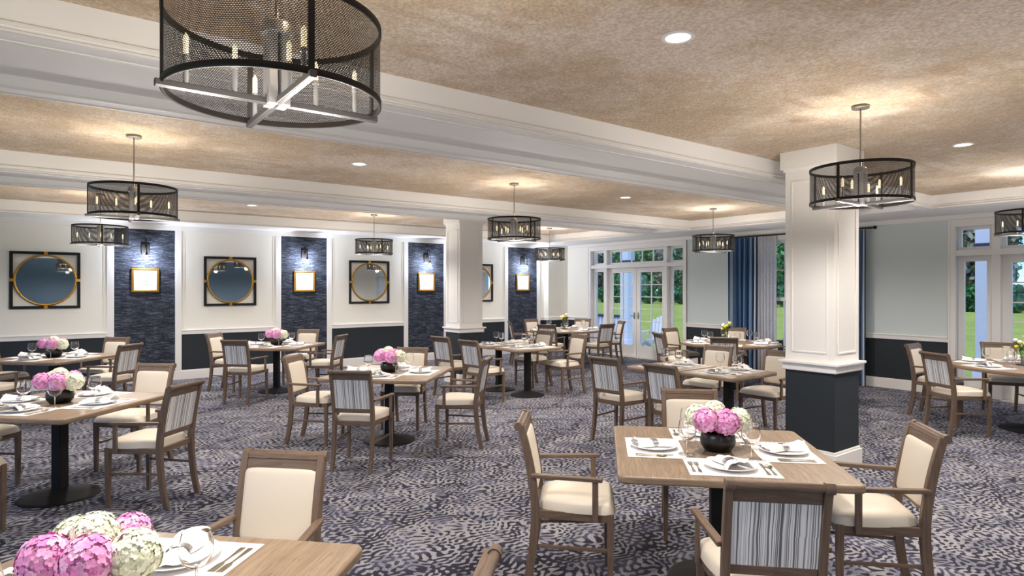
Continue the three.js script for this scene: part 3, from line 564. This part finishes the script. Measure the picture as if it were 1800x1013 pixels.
{
  const make = (name, f) => { const g = new THREE.Group(); g.name = name; g.userData.base = name; f(g); proto[name] = g; };
  const part = (name, g, m, p) => mesh(name, g, m, p);
  make('placemat', (g) => { part('border', bx(0.45, 0.003, 0.32, 0, 0.0015, 0, { b: 0.0012 }), M.matEdge, g); part('cloth', new THREE.PlaneGeometry(0.446, 0.316).rotateX(-Math.PI / 2).translate(0, 0.0033, 0), M.mat, g); });
  make('dinner_plate', (g) => { part('dish', lathe([[0, 0.003], [0.075, 0.003], [0.08, 0], [0.088, 0], [0.092, 0.006], [0.132, 0.017], [0.135, 0.019], [0.134, 0.021], [0.13, 0.021], [0.095, 0.012], [0.085, 0.009], [0, 0.008]], 48), M.china, g); });
  make('napkin', (g) => {
    const n = 26, m = 16, pos = [], uv = [], idx = [];
    for (let j = 0; j <= n; j++) for (let i = 0; i <= m; i++) {
      const t = 2 * j / n - 1, s = 2 * i / m - 1, at = Math.abs(t), w = 0.027 + 0.034 * Math.pow(at, 0.9);
      const y = 0.003 + (1 - Math.pow(Math.abs(s), 3)) * (0.026 - 0.006 * at + 0.012 * t * at) + 0.0035 * Math.cos(s * 9.5 + 1) * Math.min(1, at * 2) * (1 - s * s) + at * at * 0.006;
      pos.push(s * w * (1 + 0.04 * Math.sin(5 * t)), y, t * (0.105 + 0.006 * Math.cos(s * 5))); uv.push(s, t);
    }
    for (let j = 0; j < n; j++) for (let i = 0; i < m; i++) { const a = j * (m + 1) + i, b = a + m + 1; idx.push(a, b, a + 1, b, b + 1, a + 1); }
    const q = new THREE.BufferGeometry(); q.setAttribute('position', new THREE.Float32BufferAttribute(pos, 3)); q.setAttribute('uv', new THREE.Float32BufferAttribute(uv, 2)); q.setIndex(idx); q.computeVertexNormals();
    part('cloth', q, M.napkin, g);
    part('napkin_ring', new THREE.CylinderGeometry(1, 1, 0.026, 24, 1, true).rotateX(Math.PI / 2).scale(0.031, 0.0175, 1).translate(0, 0.0155, 0), M.silver, g);
  });
  const flat = (pts) => ext(new THREE.Shape(pts.map((p) => new THREE.Vector2(...p))), 0.0012, 0.0006, 1).rotateX(-Math.PI / 2);
  const handle = (w) => [[-w, -0.095], [w, -0.095], [w * 0.95, -0.075], [w * 0.42, -0.01], [w * 0.4, 0.02], [-w * 0.4, 0.02], [-w * 0.42, -0.01], [-w * 0.95, -0.075]];
  make('fork', (g) => {
    const p = [[-0.009, -0.095], [0.009, -0.095], [0.0085, -0.07], [0.0035, -0.01], [0.0035, 0.02], [0.011, 0.04], [0.0115, 0.095], [0.0085, 0.095], [0.0075, 0.052], [0.0055, 0.052], [0.005, 0.095], [0.0022, 0.095], [0.0015, 0.052], [-0.0015, 0.052], [-0.0022, 0.095], [-0.005, 0.095], [-0.0055, 0.052], [-0.0075, 0.052], [-0.0085, 0.095], [-0.0115, 0.095], [-0.011, 0.04], [-0.0035, 0.02], [-0.0035, -0.01], [-0.0085, -0.07]];
    part('metal', flat(p).translate(0, 0.0055, 0), M.cutlery, g);
  });
  make('knife', (g) => { part('handle', flat(handle(0.009)).translate(0, 0.0055, 0), M.cutlery, g); part('blade', flat([[-0.004, 0.015], [0.004, 0.015], [0.010, 0.035], [0.0105, 0.09], [0.004, 0.11], [-0.004, 0.112]]).translate(0, 0.0055, 0), M.cutlery, g); });
  make('spoon', (g) => { part('handle', flat(handle(0.008)).translate(0, 0.0055, 0), M.cutlery, g); part('bowl', new THREE.SphereGeometry(1, 18, 8, 0, P2, Math.PI / 2, Math.PI / 2).scale(0.019, 0.007, 0.029).translate(0, 0.0115, -0.045), M.cutlery, g); });
  make('wine_glass', (g) => {
    part('bowl', lathe([[0, 0.086], [0.022, 0.0895], [0.041, 0.107], [0.0495, 0.132], [0.0495, 0.153], [0.044, 0.184], [0.0412, 0.198], [0.0405, 0.1985], [0.0398, 0.198], [0.0424, 0.184], [0.0478, 0.153], [0.0478, 0.133], [0.0396, 0.109], [0.021, 0.092], [0, 0.09]], 32), M.glass, g);
    part('stem', lathe([[0.0, 0.09], [0.0055, 0.088], [0.0034, 0.075], [0.0034, 0.015], [0.006, 0.006], [0, 0.004]], 14), M.glass, g);
    part('foot', lathe([[0.004, 0.007], [0.012, 0.004], [0.033, 0.002], [0.034, 0.0008], [0, 0.0006]], 28), M.glass, g);
  });
}
function put(name, x, y, z, ry, label, category, grp) { const c = proto[name].clone(); c.name = numbered(name); scene.add(c); place(c, x, y, z, ry); return tag(c, label, category, grp); }
const YT = 0.762;
function setting(tx, tz, ang, edge, seat, tn, o = {}) {
  const [ox, oz] = DIR(ang), d = edge - 0.065 - 0.16, cx = tx + ox * d, cz = tz + oz * d, ry = Math.atan2(ox, oz), c = Math.cos(ry), s = Math.sin(ry);
  const at = (lx, lz) => [cx + lx * c + lz * s, cz - lx * s + lz * c];
  const dist = Math.hypot(cx, cz);
  if (!inFrame(cx, 0.78, cz, dist < 3.2 ? 330 : 40)) return;
  const w = `at the ${seat} seat of ${tn}`;
  proto.napkin.scale.set(1.25, 1.2, 1.12);
  put('placemat', cx, YT + 0.0005, cz, ry, `white placemat ${w}`, 'placemat', 'white placemats');
  put('dinner_plate', cx, YT + 0.004, cz, ry, `white dinner plate ${w}`, 'plate', 'white dinner plates');
  put('napkin', cx, YT + 0.014, cz, ry + (o.turn ?? 0.25), `folded white napkin ${w}`, 'napkin', 'white napkins in silver rings');
  const [gx, gz] = at(0.14, dist < 3 ? -0.14 : -0.17); put('wine_glass', gx, YT, gz, 0, `stemmed wine glass ${w}`, 'glass', 'wine glasses');
  if (dist < 8.6) {
    const q = [['fork', -0.168, 'inner dinner fork'], ['fork', -0.198, 'outer dinner fork'], ['knife', 0.166, 'table knife'], ['spoon', 0.196, 'dessert spoon']];
    for (const [n, lx, l] of q) { const [x, z] = at(lx, 0.02); put(n, x, YT - 0.0006, z, ry, `${l} ${w}`, n, 'flatware'); }
  }
}
for (const [k, [x, z]] of Object.entries(SQ)) for (const [side, a] of Object.entries(SIDE)) setting(x, z, a, 0.585, side, TN[k]);
for (const [k, [x, z]] of Object.entries(PAIR)) { setting(x, z, 180, 0.44, 'left', TN[k]); setting(x, z, 0, 0.44, 'right', TN[k]); }
for (const [k, [x, z]] of Object.entries(RND)) for (const [a, n] of Object.entries(RA)) setting(x, z, +a, 0.82, n, TN[k]);

// ------------------------------------------------------------------ flowers
function bloomGeo(r, colA, colB, seed) {
  const rand = rng(seed), pos = [], col = [], N = 230, A = new THREE.Color(colA), B = new THREE.Color(colB), c = new THREE.Color();
  const q = new THREE.Quaternion(), up = new THREE.Vector3(0, 0, 1), n = new THREE.Vector3(), v = new THREE.Vector3();
  const tri = (pts, k) => { for (const p of pts) { v.set(...p).applyQuaternion(q).add(n); pos.push(v.x, v.y, v.z); col.push(c.r * k, c.g * k, c.b * k); } };
  for (let i = 0; i < N; i++) {
    const y = 1 - 1.86 * (i + 0.5) / N, a = i * 2.39996, h = Math.sqrt(1 - y * y);
    n.set(Math.cos(a) * h, y, Math.sin(a) * h); q.setFromUnitVectors(up, n);
    q.multiply(new THREE.Quaternion().setFromAxisAngle(up, rand() * P2));
    n.multiplyScalar(r * (0.88 + rand() * 0.17)); c.copy(A).lerp(B, rand());
    const s = r * 0.17;
    for (let k = 0; k < 4; k++) {
      const t = k * Math.PI / 2 + rand() * 0.3, cx = Math.cos(t), sx = Math.sin(t), lift = 0.1 + rand() * 0.22, R = (x, yy, z) => [(x * cx - yy * sx) * s, (x * sx + yy * cx) * s, z * s];
      const a0 = R(0, 0, 0), a1 = R(0.42, -0.5, 0.16), a2 = R(0.92, -0.42, lift), a3 = R(1.12, 0, lift), a4 = R(0.92, 0.42, lift), a5 = R(0.42, 0.5, 0.16), q4 = 0.88 + rand() * 0.2;
      tri([a0, a1, a2], q4); tri([a0, a2, a3], q4); tri([a0, a3, a4], q4); tri([a0, a4, a5], q4);
    }
  }
  const g = new THREE.BufferGeometry(); g.setAttribute('position', new THREE.Float32BufferAttribute(pos, 3)); g.setAttribute('color', new THREE.Float32BufferAttribute(col, 3)); g.computeVertexNormals();
  { const nn = g.attributes.normal; for (let i = 0; i < nn.count; i++) { v.set(pos[3 * i], pos[3 * i + 1], pos[3 * i + 2]).normalize(); n.fromBufferAttribute(nn, i); if (n.dot(v) < 0) n.negate(); n.lerp(v, 0.35).normalize(); nn.setXYZ(i, n.x, n.y, n.z); } }
  const core = new THREE.IcosahedronGeometry(r * 0.86, 2), cc = new THREE.Color(colA).multiplyScalar(0.65), cn = core.attributes.position.count; core.setAttribute('color', new THREE.Float32BufferAttribute(new Array(cn).fill([cc.r, cc.g, cc.b]).flat(), 3));  // core toned darker than the petals, shade of the gaps put into its colour
  core.deleteAttribute('uv'); const gg = mergeGeometries([g, core]); return uvBox(gg);
}
const bloomG = { pink: bloomGeo(0.062, 0xe884c8, 0xffcdf0, 1), green: bloomGeo(0.06, 0xedf2d2, 0xfdfeee, 2) };
const BL = [['pink', 'left pink', -0.095, 0.92, 0.0, 0.9], ['pink', 'front pink', -0.015, 0.91, 0.055, 0.98], ['green', 'top white-green', 0.0, 0.955, -0.02, 0.85], ['green', 'right white-green', 0.075, 0.905, 0.06, 1], ['green', 'rear white-green', -0.03, 0.92, -0.1, 0.9], ['pink', 'rear pink', 0.08, 0.925, -0.06, 0.75]];
{
  const bowl = group('flower_bowl'); bowl.userData.base = 'flower_bowl';
  mesh('vessel', lathe([[0, 0.001], [0.06, 0], [0.075, 0.006], [0.095, 0.035], [0.1, 0.06], [0.094, 0.09], [0.082, 0.108], [0.078, 0.106], [0.088, 0.088], [0.092, 0.06], [0.088, 0.04], [0.06, 0.012], [0, 0.01]], 40), M.bowl, bowl);
  Object.entries(SQ).forEach(([k, [x, z]], i) => {
    const b = i ? copyOf(bowl) : bowl; tag(b, `round black flower bowl in the centre of ${TN[k]}`, 'vase', 'black flower bowls'); place(b, x, YT, z);
    BL.forEach(([c, n, dx, y, dz, s], j) => {
      const o = tag(mesh('hydrangea', bloomG[c], M.petal), `${n} hydrangea bloom in the bowl on ${TN[k]}`, 'flower', 'hydrangea blooms'); o.position.set(x + dx * 1.2, y + 0.029, z + dz * 1.2); o.scale.setScalar(s * 1.2); o.rotation.set(0, i * 1.3 + j, 0);
    });
  });
}
{ // mixed bouquets in glass vases on the round tables
  for (const [k, [x, z]] of Object.entries(RND)) {
    const vx = x + 0.03, vz = z - 0.1;
    const v = tag(group('glass_vase'), `clear glass flower vase on ${TN[k]}`, 'vase', 'glass vases'); place(v, vx, YT, vz);
    mesh('vessel', lathe([[0, 0.006], [0.07, 0.006], [0.078, 0.02], [0.08, 0.1], [0.075, 0.13], [0.072, 0.13], [0.0765, 0.1], [0.0745, 0.022], [0.066, 0.012], [0, 0.012]], 30), M.glass, v);
    mesh('foot_rim', lathe([[0, 0.006], [0.068, 0.006], [0.07, 0.001], [0, 0]], 30), M.glass, v);
    const b = tag(group('bouquet'), `loose yellow and white bouquet on ${TN[k]}`, 'flowers', 'bouquets on the round tables'); place(b, vx, YT, vz);
    const r = rng(90 + x), tint = (g, c) => { const q = new THREE.Color(c); g.setAttribute('color', new THREE.Float32BufferAttribute(new Array(g.attributes.position.count).fill([q.r, q.g, q.b]).flat(), 3)); return g; };
    const stemEnds = [];
    for (let i = 0; i < 11; i++) { const a = i * 2.4, q = 0.04 + r() * 0.1, h = 0.2 + r() * 0.13, e = [Math.cos(a) * q, h, Math.sin(a) * q]; stemEnds.push(e); mesh('flower_stem', tint(clean(tube([[Math.cos(a) * 0.02, 0.02, Math.sin(a) * 0.02], [Math.cos(a) * 0.03, 0.14, Math.sin(a) * 0.03], e], 0.003, 8, 5)), 0x5a7a3a), M.leaf, b); }
    stemEnds.forEach((e, i) => {
      if (i % 3 === 0) { // lily: six pointed petals
        const l = [], c = [0xf7f0d8, 0xe9d24a, 0xf3e9a0, 0x8c3d55][i % 4];
        for (let p = 0; p < 6; p++) { const g = new THREE.BufferGeometry(); g.setAttribute('position', new THREE.Float32BufferAttribute([0, 0, 0, 0.014, 0.03, 0.012, 0, 0.065, 0.045, 0, 0, 0, 0, 0.065, 0.045, -0.014, 0.03, 0.012], 3)); g.computeVertexNormals(); l.push(uvBox(g).rotateY(p * Math.PI / 3)); }
        mesh('lily', tint(join(l).rotateZ(-e[0] * 4).rotateX(e[2] * 4).translate(...e), c), M.leaf, b);
      } else if (i % 3 === 1) mesh('small_bloom', tint(clean(new THREE.IcosahedronGeometry(0.026, 1).scale(1, 0.8, 1).translate(...e)), [0xe3c83c, 0x7b3550, 0xf4f0e4][i % 3 === 1 ? (i >> 1) % 3 : 0]), M.leaf, b);
      const g = new THREE.BufferGeometry(); g.setAttribute('position', new THREE.Float32BufferAttribute([0, 0, 0, 0.018, 0.03, 0.045, 0, 0.02, 0.11, 0, 0, 0, 0, 0.02, 0.11, -0.018, 0.03, 0.045], 3)); g.computeVertexNormals();
      mesh('leaf', tint(uvBox(g).rotateX(-0.5).rotateY(i * 1.7).translate(e[0] * 0.6, e[1] * 0.72, e[2] * 0.6), i % 2 ? 0x3c5a2a : 0x587a34), M.leaf, b);
    });
  }
}

// ------------------------------------------------------------------ outdoors
structure(mesh('lawn', bb(-60, 120, -0.5, -0.25, -120, 60), M.lawn));
structure(mesh('porch_floor', bb(XR + 0.26, 14.75, -0.4, -0.08, -16, 2), M.porch));
structure(mesh('porch_beam', bb(14.15, 14.45, 3.16, 3.4, -16, 2), M.porchWhite));
function porchColumn(x, z, label) { const c = tag(group('porch_column'), label, 'column', 'porch columns'); c.position.set(x, -0.08, z); mesh('shaft', bx(0.32, 3.24, 0.32, 0, 1.62, 0, { b: 0.01 }), M.porchWhite, c); mesh('plinth', bx(0.4, 0.2, 0.4, 0, 0.1, 0, { b: 0.01 }), M.porchWhite, c); mesh('neck_band', bx(0.36, 0.06, 0.36, 0, 2.6, 0, { b: 0.01 }), M.porchNavy, c); }
porchColumn(14.3, -13.2, 'pale porch column seen through the left leaf of the far glazed doors'); porchColumn(14.3, -4.05, 'pale porch column seen through the sidelight at the right edge');
{
  const r = tag(group('porch_railing'), 'white porch railing with navy top seen through the far glazed doors', 'railing');
  mesh('top_rail', bb(14.24, 14.36, 0.78, 0.86, -16, -13.36, { b: 0.01 }), M.porchNavy, r); mesh('bottom_rail', bb(14.27, 14.33, 0.02, 0.08, -16, -13.36), M.porchWhite, r);
  for (let i = 0; i < 18; i++) mesh('baluster', bx(0.06, 0.72, 0.09, 14.3, 0.42, -13.5 - i * 0.14), M.porchWhite, r);
}
function gardenChair(x, z, ry, m, label) {
  const c = tag(group('garden_chair'), label, 'garden chair'); place(c, x, -0.08, z, ry);
  for (let i = -2; i <= 2; i++) { mesh('back_slat', bx(0.085, 0.72 - Math.abs(i) * 0.05, 0.02, i * 0.1, 0.66 - Math.abs(i) * 0.025, -0.32, { rx: -0.32, b: 0.006 }), m, c); }
  for (let i = 0; i < 5; i++) mesh('seat_slat', bx(0.52, 0.02, 0.09, 0, 0.38 - (4 - i) * 0.03, -0.2 + i * 0.105, { b: 0.005 }), m, c);
  for (const s of [-1, 1]) { mesh('armrest', bx(0.12, 0.022, 0.68, s * 0.33, 0.58, -0.02, { b: 0.006 }), m, c); mesh('front_leg', bx(0.03, 0.57, 0.1, s * 0.3, 0.285, 0.24), m, c); mesh('rear_leg', bx(0.03, 0.08, 0.9, s * 0.27, 0.2, -0.12, { rx: -0.28 }), m, c); mesh('rear_post', bx(0.03, 0.5, 0.07, s * 0.3, 0.33, -0.3), m, c); }
}
gardenChair(13.0, -7.5, -1.9, M.black, 'black slatted garden chair on the porch behind the sheer curtain');
gardenChair(13.4, -11.3, -1.2, M.porchWhite, 'white slatted garden chair on the porch outside the far glazed doors');
// trees and shrubs beyond the lawn
function crownGeo(rx, ry, n, size, colA, colB, seed) {
  const r = rng(seed), pos = [], col = [], A = new THREE.Color(colA), B = new THREE.Color(colB), c = new THREE.Color(), v = new THREE.Vector3(), a = new THREE.Vector3(), b = new THREE.Vector3();
  for (let i = 0; i < n; i++) {
    v.set(r() * 2 - 1, r() * 2 - 1, r() * 2 - 1).normalize(); const k = 0.55 + 0.45 * r(), lump = 0.85 + 0.2 * Math.sin(v.x * 5 + seed) * Math.cos(v.y * 6 + seed * 2);
    v.multiplyScalar(k * lump); v.x *= rx; v.z *= rx; v.y *= ry;
    a.set(r() - 0.5, r() - 0.5, r() - 0.5).normalize().multiplyScalar(size * (0.6 + r() * 0.7)); b.set(r() - 0.5, r() - 0.5, r() - 0.5).cross(a).normalize().multiplyScalar(size * 0.55);
    c.copy(A).lerp(B, r());
    for (const [s, t] of [[-1, 0], [0, -1], [1, 0], [-1, 0], [1, 0], [0, 1]]) { pos.push(v.x + a.x * s + b.x * t, v.y + a.y * s + b.y * t, v.z + a.z * s + b.z * t); col.push(c.r, c.g, c.b); }
  }
  const g = new THREE.BufferGeometry(); g.setAttribute('position', new THREE.Float32BufferAttribute(pos, 3)); g.setAttribute('color', new THREE.Float32BufferAttribute(col, 3)); g.computeVertexNormals(); return uvBox(g);
}
{
  const kinds = [crownGeo(3.6, 4.6, 2600, 0.4, 0x2f5a2c, 0x6c9a4a, 3), crownGeo(3.4, 4.8, 2600, 0.4, 0x3c5034, 0x7f9460, 4), crownGeo(3.6, 4.4, 2600, 0.38, 0x57503f, 0x8d8468, 5)];
  const trunk = join([cyl(0.22, 0.34, 6, 9, 0, 3, 0), cyl(0.1, 0.18, 3.4, 7, 0.5, 5.4, 0.2, { rz: -0.4 }), cyl(0.1, 0.18, 3.4, 7, -0.5, 5.2, -0.2, { rz: 0.45 })]);
  const KL = ['dark green broad tree beyond the lawn', 'pale green tree beyond the lawn', 'brownish tree beyond the lawn'], r = rng(7);
  const at = (x, z, k, s) => { const t = tag(group('tree'), KL[k], 'tree', 'trees beyond the lawn, ' + ['dark green', 'pale green', 'brownish'][k]); place(t, x, -0.25, z, r() * 6); t.scale.setScalar(s); mesh('trunk', trunk, M.bark, t); const c = mesh('crown', kinds[k], M.leaf, t); c.position.y = 5.2; };
  let n = 0;
  for (const [row, x] of [66, 75, 84].entries()) for (const [z0, z1] of [[-84, -6]]) for (let z = z0 - row * 2.7; z <= z1; z += 8.1, n++) at(x + r() * 0.4, z, (n + row) % 3, 0.94 + row * 0.03);
  const sh = crownGeo(1.2, 1.3, 900, 0.24, 0x1f4a22, 0x4b7a34, 9);
  for (const z of [-70, -67.4, -64.8, -62, -59.5, -57, -54.4, -52, -49.4, -46.8, -44, -41.5, -39, -36.4, -34, -26, -23.4, -20.8, -18, -15.4, -12.8]) { const s = tag(mesh('shrub', sh, M.leaf), 'rounded dark shrub at the far edge of the lawn', 'shrub', 'shrubs at the lawn edge'); place(s, 60 + r() * 0.3, 0.85, z, r() * 6); }
}
scene.traverse((o) => { if (o.isMesh) o.castShadow = o.receiveShadow = true; });
renderer.render(scene, camera);
